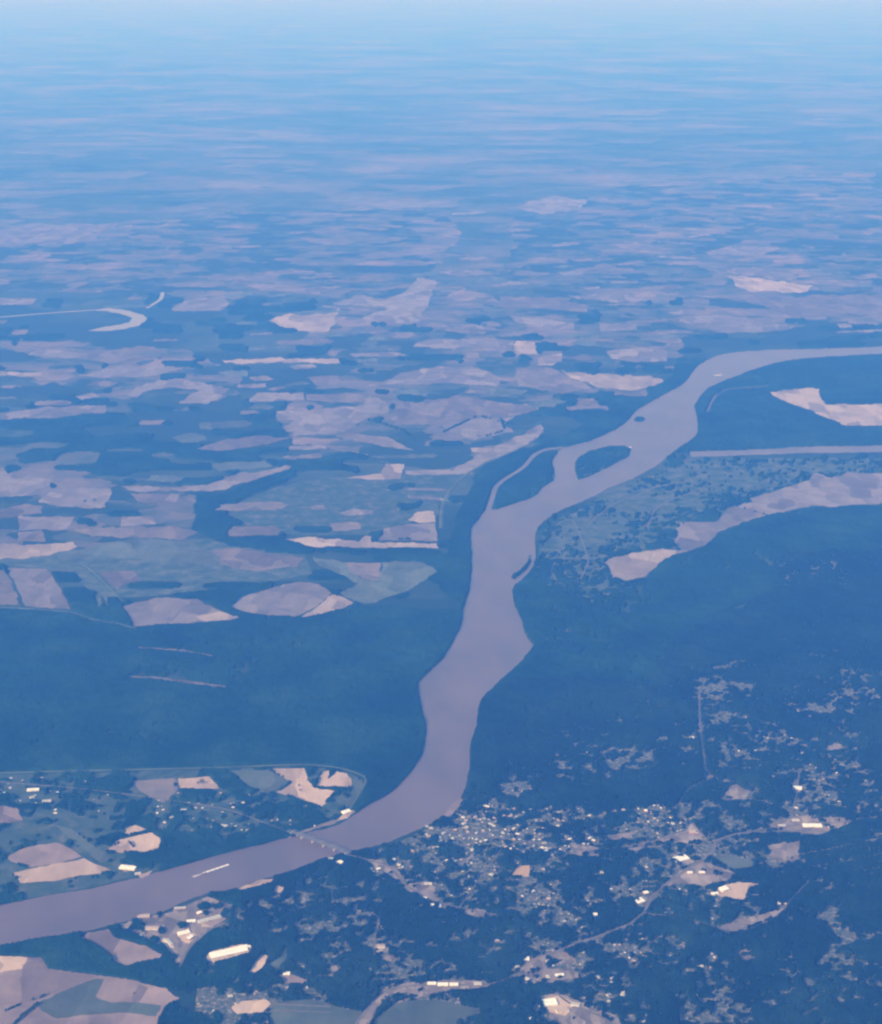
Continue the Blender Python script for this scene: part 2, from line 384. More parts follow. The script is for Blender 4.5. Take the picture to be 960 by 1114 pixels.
BAYOUS = [[(-60,350),(0,345),(60,340),(90,338),(112,336.5)], [(160,335),(168,330),(175,325),(177,318)]]
FIELDS = [
 ('P',[(-60,517),(0,515),(40,508),(38,518),(56,521),(46,538),(-60,540)]), ('P',[(47,531),(120,531),(115,552),(60,550),(42,547)]),
 ('P',[(20,562),(82,562),(72,575),(20,578)]), ('Q',[(20,579),(45,577),(50,589),(20,589)]), ('B',[(-70,594),(0,592),(80,590),(85,595),(30,608),(-70,612)]),
 ('P',[(8,618),(50,619),(66,640),(77,663),(28,660),(18,640)]), ('Q',[(-60,622),(5,621),(14,640),(24,660),(-60,655)]),
 ('P',[(132,529),(185,530),(222,527),(240,522),(260,514),(280,514),(312,506),(321,509),(285,520),(247,532),(230,535),(140,534)]),
 ('Q',[(140,536),(195,538),(190,549),(150,546)]), ('P',[(133,562),(165,562),(172,570),(132,573)]),
 ('Q',[(80,575),(190,572),(215,579),(200,587),(100,584)]),
 ('G',[(60,604),(110,592),(140,587),(200,589),(240,606),(240,614),(180,612),(100,605),(70,610)]),
 ('P',[(134,660),(170,650),(215,652),(240,665),(240,676),(180,680),(146,682)]), ('B',[(213,671),(240,665),(262,672),(250,675),(222,676)]),
 ('Q',[(107,622),(145,621),(155,633),(135,635),(128,642)]), ('G',[(103,645),(108,645),(112,660),(106,660)]), ('G',[(112,646),(115,645),(119,659),(116,660)]),
 ('B',[(375,520),(415,515),(420,504),(440,505),(436,521),(400,522)]), ('P',[(441,512),(475,511),(510,512),(515,516),(470,517),(441,516)]),
 ('P',[(337,551),(352,550),(355,554),(340,555)]), ('P',[(369,558),(385,553),(395,555),(407,555),(405,560),(378,561)]),
 ('B',[(307,586),(335,584),(390,590),(397,583),(405,584),(405,590),(475,591),(477,597),(400,596),(330,594)]),
 ('P',[(410,588),(418,575),(445,570),(458,570),(474,569),(476,589),(430,588)]), ('B',[(454,557),(472,556),(474,568),(456,569),(444,566)]),
 ('P',[(440,530.5),(480,532),(492,534),(440,533)]), ('P',[(443,539),(480,541.5),(490,545),(445,542)]),
 ('Q',[(195,606),(240,598),(265,597),(330,606),(320,618),(280,622),(240,615)]),
 ('G',[(340,606),(377,612),(380,622),(395,631),(413,633),(416,612),(430,610),(460,612),(478,622),(440,645),(400,657),(388,655),(370,645),(390,635),(350,617)]),
 ('Q',[(378,612),(397,613),(415,612),(412,632),(395,630),(380,622)]),
 ('P',[(250,660),(262,650),(290,640),(325,633),(345,635),(362,645),(350,655),(338,664),(320,672),(270,667)]),
 ('B',[(339,665),(355,652),(363,646),(387,656),(350,669),(325,672)]),
 ('P',[(-60,323),(0,324),(40,325),(35,331),(-60,331)]), ('Q',[(20,375),(60,377),(100,381),(170,388),(172,392),(120,396),(96,391),(96,384),(40,379)]),
 ('P',[(40,380),(95,384),(95,391),(50,389),(30,386)]), ('P',[(120,398),(185,399),(200,402),(160,410),(110,412),(85,409),(110,403)]),
 ('B',[(-60,403),(0,403),(44,404),(42,410),(-60,411)]), ('Q',[(60,402),(85,401),(80,405),(55,406)]),
 ('P',[(137,430),(150,420),(190,411),(220,416),(250,423),(240,432),(225,440),(195,439),(205,431),(218,424),(180,422),(155,427),(148,431)]),
 ('P',[(-60,451),(0,449),(60,443),(115,441),(117,449),(60,455),(-60,458)]), ('Q',[(155,457),(180,457),(175,462),(150,462)]),
 ('Q',[(212,489),(240,480),(277,474),(318,475),(290,484),(240,491)]), ('P',[(186,335),(200,327),(240,322),(250,330),(240,338),(190,339)]),
 ('B',[(292,349),(310,342),(355,341),(370,336),(365,350),(358,360),(330,360),(305,355)]),
 ('P',[(360,332),(395,320),(420,325),(440,318),(455,302),(475,305),(468,325),(455,350),(440,353),(400,350),(395,345),(425,335),(400,332)]),
 ('B',[(241,392),(305,388),(310,391),(368,391),(370,395),(310,395),(245,395)]), ('P',[(380,385),(430,383),(445,387),(385,388)]),
 ('Q',[(335,410),(370,408),(372,416),(345,420)]), ('P',[(372,416),(400,418),(440,405),(480,398),(520,400),(545,412),(540,420),(480,417),(440,418),(380,422)]),
 ('P',[(270,437),(280,427),(330,428),(332,436)]), ('Q',[(333,429),(400,428),(400,439),(334,436)]),
 ('P',[(403,430),(425,440),(420,450),(395,458),(375,470),(345,472),(320,475),(320,455),(300,452),(300,448),(395,441)]),
 ('Q',[(430,442),(500,430),(560,440),(585,446),(560,452),(530,452),(480,462),(430,462)]),
 ('P',[(482,463),(530,453),(560,454),(545,463),(560,470),(520,478),(486,476)]), ('Q',[(375,471),(420,475),(450,490),(430,488),(385,480)]),
 ('B',[(512,487),(543,488),(540,493),(515,492)]), ('P',[(480,512),(505,505),(530,492),(588,462),(592,470),(580,480),(545,496),(510,514)]),
 ('P',[(455,372),(520,368),(560,370),(556,380),(510,378),(450,378)]), ('B',[(561,371),(580,372),(586,378),(586,386),(558,386)]),
 ('B',[(586,389),(612,384),(612,392),(600,398),(585,398)]), ('B',[(610,403),(640,406),(680,408),(720,412),(722,416),(690,425),(655,422),(620,410)]),
 ('Q',[(560,400),(600,400),(622,412),(650,424),(610,428),(565,420)]),
 ('P',[(653,352),(693,352),(693,359),(653,360)]), ('P',[(555,343),(590,346),(625,352),(625,358),(600,358),(560,350)]),
 ('Q',[(545,322),(600,325),(640,332),(640,340),(570,335),(545,330)]), ('P',[(660,382),(700,378),(725,381),(726,393),(690,394),(665,390)]),
 ('P',[(617,322),(680,320),(700,325),(690,330),(630,326)]), ('P',[(495,353),(520,353),(530,358),(500,358)]),
 ('B',[(790,300),(820,302),(860,308),(885,311),(880,317),(820,318),(803,312)]), ('Q',[(785,292),(830,291),(870,298),(865,307),(800,299)]),
 ('P',[(720,346),(810,342),(812,352),(870,355),(850,360),(780,362),(750,352)]), ('Q',[(800,322),(1050,318),(1050,338),(860,345)]),
 ('B',[(836,426),(885,422),(891,423),(897,439),(1060,439),(1060,463),(920,464),(908,458),(880,447),(850,436)]),
 ('B',[(658,612),(668,606),(690,601),(720,597),(740,598),(752,600),(725,607),(715,618),(700,628),(680,633),(665,625)]),
 ('P',[(741,597),(734,590),(736,575),(745,568),(780,566),(792,553),(800,551),(835,561),(800,572),(785,580),(770,592),(753,600)]),
 ('P',[(803,551),(820,546),(816,542),(850,532),(880,520),(885,515),(905,520),(925,514),(1060,516),(1060,540),(940,550),(880,552),(837,560)]),
  ('P',[(560,225),(600,213),(640,218),(630,230),(590,233)]),
 ('Q',[(-80,255),(60,245),(130,240),(100,262),(-80,275)]), ('P',[(475,296),(520,293),(545,298),(500,301)]), ('P',[(765,275),(790,268),(850,270),(830,277)]),
 ('Q',[(140,735),(170,736.5),(200,740),(246,746.5),(246,749),(200,743.5),(170,739.5),(140,737.5)]), ('Q',[(150,703.5),(190,706),(232,713),(232,714.5),(190,708.5),(150,705.5)]),
 # the near west bank
 ('Q',[(146,850),(170,848),(191,847),(193,860),(178,874),(165,868),(150,860)]), ('B',[(194,847),(228,845),(241,858),(215,859),(196,858)]),
 ('B',[(294,837),(332,836),(336,850),(341,857),(366,861),(350,878),(325,870),(300,862),(318,852)]),
 ('B',[(343,856),(352,840),(360,838),(357,848),(366,839),(378,842),(385,852),(378,858)]),
 ('P',[(8,932),(30,922),(62,917),(75,922),(90,932),(70,938),(35,944),(12,938)]), ('B',[(15,950),(36,945),(70,939),(92,934),(120,947),(115,951),(85,953),(60,959),(22,961)]),
 ('B',[(115,925),(130,914),(165,906),(174,912),(173,924),(155,928),(130,928)]), ('B',[(135,910),(137,902),(148,898),(162,904),(140,910)]),
 ('P',[(-60,874),(0,877),(20,880),(25,893),(0,898),(-60,903)]), ('G',[(60,898),(80,903),(104,922),(124,934),(110,940),(88,922)]),
 ('B',[(128,944),(145,941),(150,947),(135,949)]), ('B',[(150,952),(166,948),(163,952),(154,956)]),
 ('B',[(366,894),(374,885),(385,881),(386,884),(378,891)]), ('Q',[(320,906),(345,898),(370,890),(364,897),(340,903),(322,909)]), ('G',[(383,848),(394,848),(396,858),(386,874),(375,880),(382,862)]),
 ('G',[(250,838),(292,838),(315,851),(296,862),(275,858)]),
 # bottom left
 ('P',[(87,1022),(95,1015),(118,1011),(125,1020),(160,1030),(178,1040),(175,1045),(150,1048),(138,1052),(125,1048),(113,1035),(100,1027)]),
 ('P',[(-60,1062),(0,1061),(27,1056),(32,1043),(45,1042),(52,1055),(75,1058),(105,1062),(60,1080),(30,1090),(-60,1104)]),
 ('B',[(-60,1040),(30,1042),(25,1054),(0,1059),(-60,1060)]),
 ('G',[(40,1092),(75,1076),(105,1065),(113,1066),(104,1085),(120,1091),(147,1091),(175,1094),(170,1106),(130,1102),(60,1108),(45,1100)]),
 ('P',[(106,1084),(115,1066),(150,1070),(180,1075),(195,1087),(177,1092),(150,1089),(122,1089)]),
 ('P',[(-60,1106),(35,1101),(58,1111),(130,1104),(172,1108),(168,1150),(-60,1150)]),
 ('B',[(258,967),(285,957),(297,956),(296,961),(275,967),(262,970)]), ('B',[(300,962),(312,967),(305,973),(299,970)]),
 ('B',[(222,1044),(231,1035),(262,1027),(275,1030),(273,1037),(250,1043),(233,1048)]), ('B',[(271,1058),(285,1038),(292,1040),(288,1050),(278,1060)]),
 ('G',[(290,1050),(303,1041),(312,1028),(310,1045),(300,1056)]), ('P',[(303,1062),(312,1058),(335,1066),(330,1071),(310,1070)]),
 ('B',[(252,1096),(262,1090),(290,1088),(295,1093),(285,1102),(258,1104)]), ('G',[(300,1090),(340,1088),(400,1104),(385,1130),(300,1130),(292,1105)]),
 ('G',[(408,1110),(430,1092),(455,1088),(480,1089),(520,1097),(521,1105),(500,1110),(490,1130),(402,1130)]),
 ('P',[(481,887),(490,878),(501,868),(504,872),(496,882),(486,890)]),
 ('B',[(148,998),(158,994),(166,998),(162,1005),(152,1005)]), ('P',[(157,1008),(175,1006),(172,1014),(160,1013)]), ('B',[(193,1018),(205,1010),(214,1018),(206,1027),(197,1024)]),
 ('B',[(218,1003),(236,995),(246,1000),(230,1009),(220,1009)]), ('P',[(188,990),(203,985),(202,993),(190,994)]), ('B',[(174,1020),(185,1022),(190,1032),(180,1029)]),
 ('B',[(590,1088),(612,1083),(625,1092),(615,1106),(598,1102)]), ('P',[(475,1066),(528,1068),(530,1076),(478,1078)]),
 ('O',[(563,942),(577,942),(576,954),(557,955)]),
 ('G',[(775,935),(795,930),(820,938),(820,945),(800,948)]), ('B',[(780,968),(790,963),(805,960),(835,963),(815,967),(810,980),(795,978),(782,975)]),
 ]
LOTS = [
 [(400,935),(415,937),(430,945),(440,958),(432,960),(418,948),(400,940)],
 [(437,970),(445,962),(465,960),(475,965),(472,972),(480,985),(495,988),(530,990),(540,997),(532,1000),(510,997),(500,991),(475,985),(455,975)],
 [(565,1055),(575,1040),(583,1032),(590,1038),(610,1035),(628,1045),(625,1050),(600,1049),(598,1055),(620,1054),(640,1062),(625,1065),(605,1068),(600,1073),(580,1070)],
 [(588,1085),(605,1080),(625,1088),(640,1095),(650,1098),(670,1105),(682,1122),(630,1130),(600,1110)],
 [(390,1116),(402,1092),(415,1078),(440,1070),(480,1068),(530,1070),(535,1075),(480,1079),(460,1085),(430,1092),(445,1080),(425,1082),(410,1098),(402,1118)],
 [(355,1055),(365,1050),(372,1057),(368,1067),(358,1065)],
 [(408,1030),(418,1026),(423,1033),(420,1038),(410,1036)], [(413,1040),(424,1038),(433,1043),(428,1046),(415,1045)],
 [(715,968),(745,945),(765,937),(800,950),(795,957),(765,965),(740,961)],
 [(700,918),(720,912),(745,905),(755,895),(762,905),(765,915),(755,920),(735,915),(720,920)],
 [(780,1012),(800,1000),(830,995),(850,985),(858,983),(855,990),(835,1000),(800,1015)],
 [(838,897),(870,888),(920,890),(925,899),(890,909),(870,908),(850,906)],
 [(835,920),(870,915),(870,935),(855,940),(840,935)],
 [(765,843),(785,845),(800,853),(815,860),(812,870),(795,872),(783,868),(792,860),(790,853),(775,850)],
 [(862,855),(875,858),(872,864),(863,862)], [(730,934),(745,930),(757,938),(745,943)],
 [(686,984),(700,975),(712,980),(698,985)], [(620,918),(650,922),(660,935),(640,933),(626,930)],
 [(120,1008),(180,994),(225,976),(255,985),(245,1001),(215,1020),(200,1045),(192,1049),(178,1032),(145,1016)],
 [(802,1038),(812,1033),(820,1043),(808,1045)], [(680,925),(705,918),(712,922),(690,928)],
 [(512,930),(520,928),(505,941),(498,941)], [(655,910),(690,905),(685,912),(665,915)],
 [(895,812),(915,810),(922,816),(905,818)],
]
ROADS = [
 ([(595,1040),(625,1028),(660,1016),(685,1006),(700,994),(710,976),(725,962),(750,945),(765,936),(776,925),(780,915),(800,908),(830,906),(870,904)], 42),
 ([(590,1038),(578,1022),(570,1012)], 26), ([(376,930),(400,936),(425,944),(440,962),(470,980),(500,988),(540,996)], 34),
 ([(761,752),(761,775),(763,800),(766,822),(768,838),(776,846)], 30), ([(776,846),(750,858),(735,880),(755,898),(768,912)], 22),
 ([(885,943),(920,938),(960,930),(1060,912)], 26), ([(870,930),(900,925),(930,918),(1060,893)], 26),
 ([(245,1004),(225,1015),(208,1030),(200,1042),(195,1053)], 34), ([(404,993),(412,1000),(408,1020),(407,1040)], 20),
 ([(380,1125),(400,1098),(418,1080),(450,1073),(535,1071),(570,1060)], 34), ([(316,907),(298,900),(250,882),(190,872),(100,860),(-60,846)], 24),
 ([(320,970),(345,974)], 18), ([(361,970),(362,984)], 26), ([(480,905),(540,912),(600,922),(660,925),(700,918),(755,905)], 22),
 ([(600,1075),(620,1092),(660,1110),(690,1135)], 30), ([(640,572),(662,552),(690,540),(722,528),(760,522)], 26), ([(604,572),(622,566),(634,590),(640,612),(632,630)], 22), ([(705,575),(712,556),(735,542),(770,534)], 26), ([(604,612),(600,622),(606,632)], 20), ([(770,448),(778,432),(790,424),(835,420)], 40), ([(295,1093),(360,1096)], 26), ([(295,1100),(360,1102)], 22), ([(815,1012),(845,998),(865,975),(880,960)], 16),
 ([(800,908),(850,900),(930,893),(1060,870)], 20), ([(545,925),(520,960),(500,988)], 14), ([(700,994),(745,1000),(790,1012)], 16), ([(870,840),(866,870),(860,890)], 14),
]
LEVEES = [([(-60,661),(0,661),(55,664),(80,667),(100,674),(130,679),(146,684)], 70), ([(-60,846),(0,841),(120,838),(240,835),(330,832),(370,836),(395,844),(398,852),(388,870),(378,884)], 42),
          ([(480,575),(482,550),(495,528),(520,508),(545,497),(580,482)], 75), ([(88,612),(105,625),(125,645),(134,655)], 45)]
TREELINES = [([(5,1100),(25,1092),(50,1083)], 1.3), ([(14,1116),(28,1103),(42,1092)], 1.7), ([(343,857),(366,858)], 1.4), ([(120,921),(145,912),(160,908)], 1.2),
             ([(136,913),(146,922)], 1.2), ([(410,587),(475,586)], 1.3), ([(55,549),(112,543)], 1.2), ([(440,515),(470,518)], 1.0), ([(482,470),(520,452),(560,462)], 1.6),
             ([(400,456),(440,468),(452,480)], 1.6), ([(545,455),(550,468),(530,474)], 1.6)]
PATCHY = [(.78,[(875,996),(893,996),(905,986),(911,990),(910,1001),(928,1011),(955,1018),(950,1022),(925,1025),(915,1031),(905,1041),(892,1054),(885,1055),(899,1035),(908,1020),(901,1004),(880,999)]),
 (.72,[(652,816),(670,812),(710,820),(718,834),(690,838),(662,834)]), (.85,[(545,852),(575,850),(580,860),(570,867),(545,865)]),
 (.6,[(748,745),(757,738),(780,735),(800,742),(828,745),(820,748),(790,750),(768,756)]), (.7,[(555,970),(590,965),(612,975),(602,986),(568,985)]),
 (.75,[(600,996),(618,990),(630,1000),(612,1009),(600,1006)]), (.5,[(700,1025),(730,1015),(745,1030),(725,1045)]), (.6,[(800,1030),(818,1028),(822,1045),(806,1046)]),
 (.55,[(690,880),(760,870),(790,880),(740,900),(700,905)]), (.5,[(480,945),(560,925),(570,945),(500,960)]), (.45,[(840,760),(940,735),(960,760),(880,780)]),
 (.5,[(300,1010),(330,1000),(380,1003),(375,1020),(330,1030)]), (.5,[(340,1030),(375,1025),(390,1045),(355,1052)]), (.4,[(280,985),(330,975),(340,985),(290,1000)]),
 (.6,[(420,1045),(460,1040),(465,1062),(430,1065)]), (.55,[(630,1070),(680,1060),(700,1085),(660,1100)]), (.5,[(740,1085),(800,1085),(830,1114),(740,1114)])]
# places where the woods open up: centre, radii, share of open ground
ZONES = [(600,1055,38,20,.85),(632,1094,48,22,.85),(450,1074,70,10,.5),(690,960,60,26,.45),(790,925,60,22,.45),(560,950,60,30,.3),(880,830,80,30,.3),(500,906,50,16,.85),(600,916,62,12,.6),(560,885,70,18,.42),(650,885,60,18,.35),(700,905,70,22,.45),(800,895,110,24,.45),(880,872,80,34,.38),
 (840,812,90,36,.30),(780,770,70,35,.22),(700,825,60,22,.22),(585,985,60,34,.38),(665,1000,60,44,.42),(700,1040,66,34,.28),(480,950,60,26,.42),
 (425,1045,60,34,.25),(340,1012,70,34,.24),(640,1075,60,34,.5),(270,1090,90,24,.55),(760,985,60,26,.38),(725,960,60,34,.42),(905,760,70,40,.18),
 (880,615,60,12,.14),(600,800,80,30,.08),(650,720,40,20,.08),(800,1090,70,22,.14),(740,1070,40,20,.25),(860,940,60,18,.3),(300,720,120,50,.02),
 (200,735,60,8,.12),(640,585,50,38,.85),(700,545,70,26,.9),(780,520,80,20,.85),(870,508,110,12,.75),(650,640,40,20,.3),(610,690,20,12,.2),(90,800,120,10,.05)]
FARMS = [
 [(300,452),(322,428),(400,398),(470,392),(560,388),(604,400),(612,425),(592,470),(545,498),(500,512),(440,505),(380,492),(320,484)],
 [(340,350),(380,325),(450,298),(520,318),(560,332),(650,335),(720,350),(742,372),(728,412),(690,428),(604,422),(560,388),(470,392),(400,398),(330,372)],
 [(-90,268),(60,246),(200,240),(330,226),(480,228),(500,262),(470,298),(380,325),(280,336),(180,322),(60,316),(-90,312)],
 [(540,300),(560,236),(660,205),(800,196),(1080,180),(1080,348),(900,352),(760,364),(700,345),(600,330)],
 [(-90,368),(60,370),(200,380),(262,405),(262,440),(190,450),(60,416),(-90,420)],
 [(-90,505),(60,502),(150,520),(215,540),(205,592),(120,598),(70,592),(-90,590)],
]
CBELT = [(325,508),(290,518),(250,533),(220,545),(208,565),(215,580),(250,594),(300,600),(400,603),(478,603),(478,598),(400,598),(330,596),(290,588),(255,578),(243,565),(250,550),(290,530),(325,520)]
INNER = [(250,560),(262,545),(300,530),(345,520),(470,515),(478,560),(440,570),(400,582),(320,582),(275,576)]
SOUTHWEST = [(-90,1040),(45,1041),(52,1054),(105,1061),(150,1067),(196,1086),(180,1096),(172,1110),(150,1200),(-200,1240),(-420,1180),(-300,1100)]
GREENMID = [(-60,610),(60,600),(200,585),(330,600),(340,625),(250,640),(150,650),(100,650),(80,620)]

# ------------------------------------------------------------------ GROUND, WATER
g = 700000.0
vs, fs = [], []
xs = [-g, -120000, -40000, 0, 40000, 120000, g]; ys = [-120000, 0, 15000, 40000, 90000, 200000, 420000, g]
for y in ys:
    for x in xs: vs.append((x, y, 0.0))
for j in range(len(ys) - 1):
    for i in range(len(xs) - 1):
        a = j * len(xs) + i; fs.append((a, a + 1, a + 1 + len(xs), a + len(xs)))
tag(link('ground', vs, fs, M['ground']), kind='structure')

tag(sheet('river', RIVER, 2.0, M['river'], jit=0.45, step=2.5), kind='structure')
ribbon('river_channel', CHUTE, 95, 2.4, M['river'])
for b_ in BAYOUS: ribbon('river_channel', b_, 120, 2.3, M['lake'])
sheet('slough_water', SLOUGH, 2.2, M['river'])
sheet('lake', OXBOW, 2.2, M['lake'])
for nm, p in (('island', ISLAND), ('islet_terrain', ISLET), ('sandbar_terrain', DIKE)):
    sheet(nm, p, 3.2, M['meadow'])

TOWN_EAST = [(478,895),(500,872),(540,835),(620,790),(700,760),(760,720),(860,600),(1060,600),(1500,640),(1500,1260),(200,1260),(215,1060),(205,1040),(250,1000),(262,975),(300,962),(370,938),(440,914)]
TOWN_WEST = [(-420,880),(-90,850),(0,843),(120,840),(240,837),(330,834),(372,838),(394,848),(384,872),(376,884),(350,892),(300,902),(240,923),(160,950),(100,965),(0,982),(-90,1000),(-420,1070)]
BOTTOMS = [(590,572),(640,548),(700,520),(760,500),(900,498),(1060,500),(1450,500),(1450,530),(1060,545),(880,560),(735,615),(680,640),(640,700),(590,705),(572,665),(566,640),(584,620)]
sheet('town_ground', TOWN_EAST, 0.8, M['town'], 0.2, 6)
sheet('town_ground', TOWN_WEST, 0.9, M['west'], 0.2, 6)
sheet('meadow_ground', BOTTOMS, 0.7, M['meadow'], 0.3, 5)
sheet('meadow_ground', GREENMID, 0.7, M['meadow'], 0.3, 5)
sheet('meadow_ground', INNER, 0.75, M['west'], 0.3, 5)
sheet('field', SOUTHWEST, 1.4, M['P'], 0.8, 3)
for i, p in enumerate(FARMS): sheet('farmland_field', p, 0.9 + 0.06 * i, M['farm'], 3.0, 4, seed=300 + i)
for i, (c, p) in enumerate(FIELDS):
    ym = sum(q[1] for q in p) / len(p); xw = max(q[0] for q in p) - min(q[0] for q in p)
    sheet('field', p, 3.0 + 0.05 * (i % 20) + (1.6 if any(pip(np.array([p[0][0]]), np.array([p[0][1]]), l).any() for l in LOTS) else 0), M[{'B': 'C', 'P': 'V'}.get(c, c) if ym < 700 else c], jit=(1.7 if ym < 335 and xw > 120 else 1.1 if ym < 640 and xw > 75 else 0.5), seed=i, step=1.5)
# the many lesser fields of the farm country
rf = random.Random(21)
keepout = [densify(p, 6, 0) for c, p in FIELDS] + [RIVER, ISLAND, SLOUGH, OXBOW, densify(GREENMID, 6, 0)]
made = 0; minor = []
for tries in range(2600):
    if made >= 150: break
    if rf.random() < 0.62: px = rf.uniform(240, 740); py = rf.uniform(296, 505)
    else: px = rf.uniform(-30, 990); py = rf.uniform(225, 600) if px < 470 else rf.uniform(225, 372)
    x, y = gp(px, py); L = rf.uniform(350, 1500); W = rf.uniform(220, 650); a = rf.choice([0.12, 0.12, -0.3, 0.5]) + rf.uniform(-.1, .1)
    c_, s_ = math.cos(a), math.sin(a); poly = []
    for u, v in ((-1,-1),(-.2,-1.1),(1,-1),(1.1,.1),(.9,1),(0,1.05),(-1,.9),(-1.05,0)):
        u = u * L / 2 * rf.uniform(.8, 1.1); v = v * W / 2 * rf.uniform(.75, 1.15)
        wx, wy = x + u * c_ - v * s_, y + u * s_ + v * c_
        qx, qy = to_px(wx, wy); poly.append((float(qx), float(qy)))
    ex = np.array([p[0] for p in poly] + [px]); ey = np.array([p[1] for p in poly] + [py])
    if any(pip(ex, ey, k).any() for k in keepout): continue
    if near_line(ex, ey, CHUTE, 8).any() or pip(ex, ey, [(490,590),(500,530),(590,480),(720,425),(800,378),(1000,370),(1000,620),(500,620)]).any(): continue
    keepout.append(poly); minor.append(poly); made += 1
    sheet('field', poly, 3.0 + 0.05 * (made % 20), M[rf.choices(['Q', 'G', 'V'], [.5, .33, .17])[0]], jit=0.7, seed=500 + made, step=1.6)
FIELDS_ALL = FIELDS + [('Q', p) for p in minor]
for i, p in enumerate(LOTS):
    sheet('paved_ground', p, 4.2 + 0.05 * (i % 8), M['U'], jit=0.9, step=2.0, seed=100 + i)
for i, (p, w) in enumerate(ROADS):
    ribbon('road', p, w, 5.0 + 0.12 * i, M['road'])
for p, w in LEVEES:
    ribbon('levee_terrain', p, w, 1.2, M['levee'], crown=7.0)

# ------------------------------------------------------------------ WOODS (canopy as real relief on a distance-graded grid)
STEP = 1.15
rows = np.concatenate([np.arange(1290, 1150, -2.4), np.arange(1150, 318, -STEP)])
Drow = np.array([gp(480, y)[1] for y in rows])
ang = np.concatenate([np.arange(-0.54, -0.31, 0.0017), np.arange(-0.31, 0.31, STEP / F * 1.02), np.arange(0.31, 0.54, 0.0017)])
A, D = np.meshgrid(ang, Drow)
VX = D * np.tan(A) + RNG.uniform(-4, 4, A.shape); VY = D + RNG.uniform(-5, 5, A.shape)
nr, nc = VX.shape
QX = (VX[:-1, :-1] + VX[1:, 1:]) / 2; QY = (VY[:-1, :-1] + VY[1:, 1:]) / 2
PX, PY = to_px(QX, QY)
PXj = PX + (fbm(QX, QY, 160, 5, 3) - 0.5) * 4.0 ; PYj = PY + (fbm(QX, QY, 160, 9, 3) - 0.5) * 2.2

PXw = PX + (fbm(QX, QY, 420, 91, 3, 0.6) - 0.5) * 15.0; PYw = PY + (fbm(QX, QY, 420, 93, 3, 0.6) - 0.5) * 7.5
def rank(n):
    o = np.empty(n.size); o[np.argsort(n.ravel())] = np.linspace(0, 1, n.size); return o.reshape(n.shape)

blocked = pip(PX + (PXj - PX) * 0.55, PY + (PYj - PY) * 0.55, RIVER)
isl = pip(PX, PY, ISLAND) | pip(PX, PY, ISLET) | pip(PX, PY, DIKE)
blocked &= ~isl
for b_ in BAYOUS: blocked |= near_line(PX, PY, b_, 3.0)
blocked |= near_line(PX, PY, CHUTE, 3.6) | pip(PX, PY, SLOUGH) | pip(PX, PY, OXBOW)
for c, p in FIELDS_ALL: blocked |= pip(PX + (PXw - PX) * 0.55, PY + (PYw - PY) * 0.55, p)
speck = rank(0.5 * fbm(QX, QY, 70, 71, 2) + 0.5 * fbm(QX, QY, 190, 73, 2))
for p in LOTS: blocked |= pip(PX + (PXj - PX) * 2.3, PY + (PYj - PY) * 2.3, p) & (speck < 0.80)
for p, w in ROADS: blocked |= near_line(PX, PY, p, 2.0 if w > 30 else 1.4)
for p, w in LEVEES: blocked |= near_line(PX, PY, p, 1.9)
east = pip(PX, PY, TOWN_EAST); west = pip(PX, PY, TOWN_WEST); bott = pip(PX, PY, BOTTOMS)

open_share = np.zeros(PX.shape)
for cx, cy, rx, ry, d in ZONES:
    q = ((PX - cx) / rx) ** 2 + ((PY - cy) / ry) ** 2
    open_share = np.maximum(open_share, d * np.exp(-q * 0.9))
open_share = np.maximum(open_share, np.where(east & (PY > 740), np.interp(PY, [740, 860], [0.06, 0.12]), 0))
n_town = rank(0.55 * fbm(QX, QY, 56, 31, 2, 0.6) + 0.34 * fbm(QX, QY, 150, 33, 2) + 0.26 * fbm(QX, QY, 480, 37, 2))
n_farm = rank(0.5 * fbm(QX * 0.55, QY, 1500, 41, 3, 0.55) + 0.5 * vnoise(QX * 0.5, QY, 420, 43))
wshare = 0.52 + 0.5 * (fbm(QX, QY, 900, 51, 2) - 0.5)
opn = n_town < open_share * 1.12
for sh, p in PATCHY: opn |= pip(PXj, PYj, p) & (n_town < sh)
opn |= west & (rank(0.32 * fbm(QX, QY, 70, 101, 2) + 0.34 * fbm(QX, QY, 200, 103, 2) + 0.34 * fbm(QX, QY, 700, 105, 2)) < wshare)
farm_belt = (PY < 664) & ~bott & ~east & ~pip(PX, PY, [(478,640),(497,560),(530,500),(600,480),(700,430),(760,390),(1060,370),(1060,560),(700,700),(560,720)])
opn |= farm_belt & (n_farm < np.interp(PY, [330, 430, 660], [0.55, 0.45, 0.38]))
opn |= pip(PX, PY, GREENMID) & (n_farm < 0.85)
n_mid = rank(0.55 * fbm(QX * 0.6, QY, 1300, 81, 3, 0.6) + 0.45 * fbm(QX * 0.6, QY, 360, 83, 2))
for p in FARMS: opn |= pip(PXw, PYw, p) & (n_mid < 0.60)
opn |= pip(PXw, PYw, INNER) & (n_mid < 0.45)
opn |= pip(PX, PY, SOUTHWEST)
opn &= ~pip(PXw, PYw, CBELT)
wood = ~blocked & ~opn
def opening(m, r):
    a = m.copy()
    for _ in range(r):
        b = a.copy(); b[1:] &= a[:-1]; b[:-1] &= a[1:]; b[:, 1:] &= a[:, :-1]; b[:, :-1] &= a[:, 1:]; a = b
    for _ in range(r + 1):
        b = a.copy(); b[1:] |= a[:-1]; b[:-1] |= a[1:]; b[:, 1:] |= a[:, :-1]; b[:, :-1] |= a[:, 1:]; a = b
    return a & m
keep = (east & (PX > 262)) | bott | isl | west
wood = np.where(keep, wood, opening(wood, 2))
for p, w in TREELINES: wood |= near_line(PX, PY, p, w) & (fbm(QX, QY, 60, 3, 1) > 0.25)

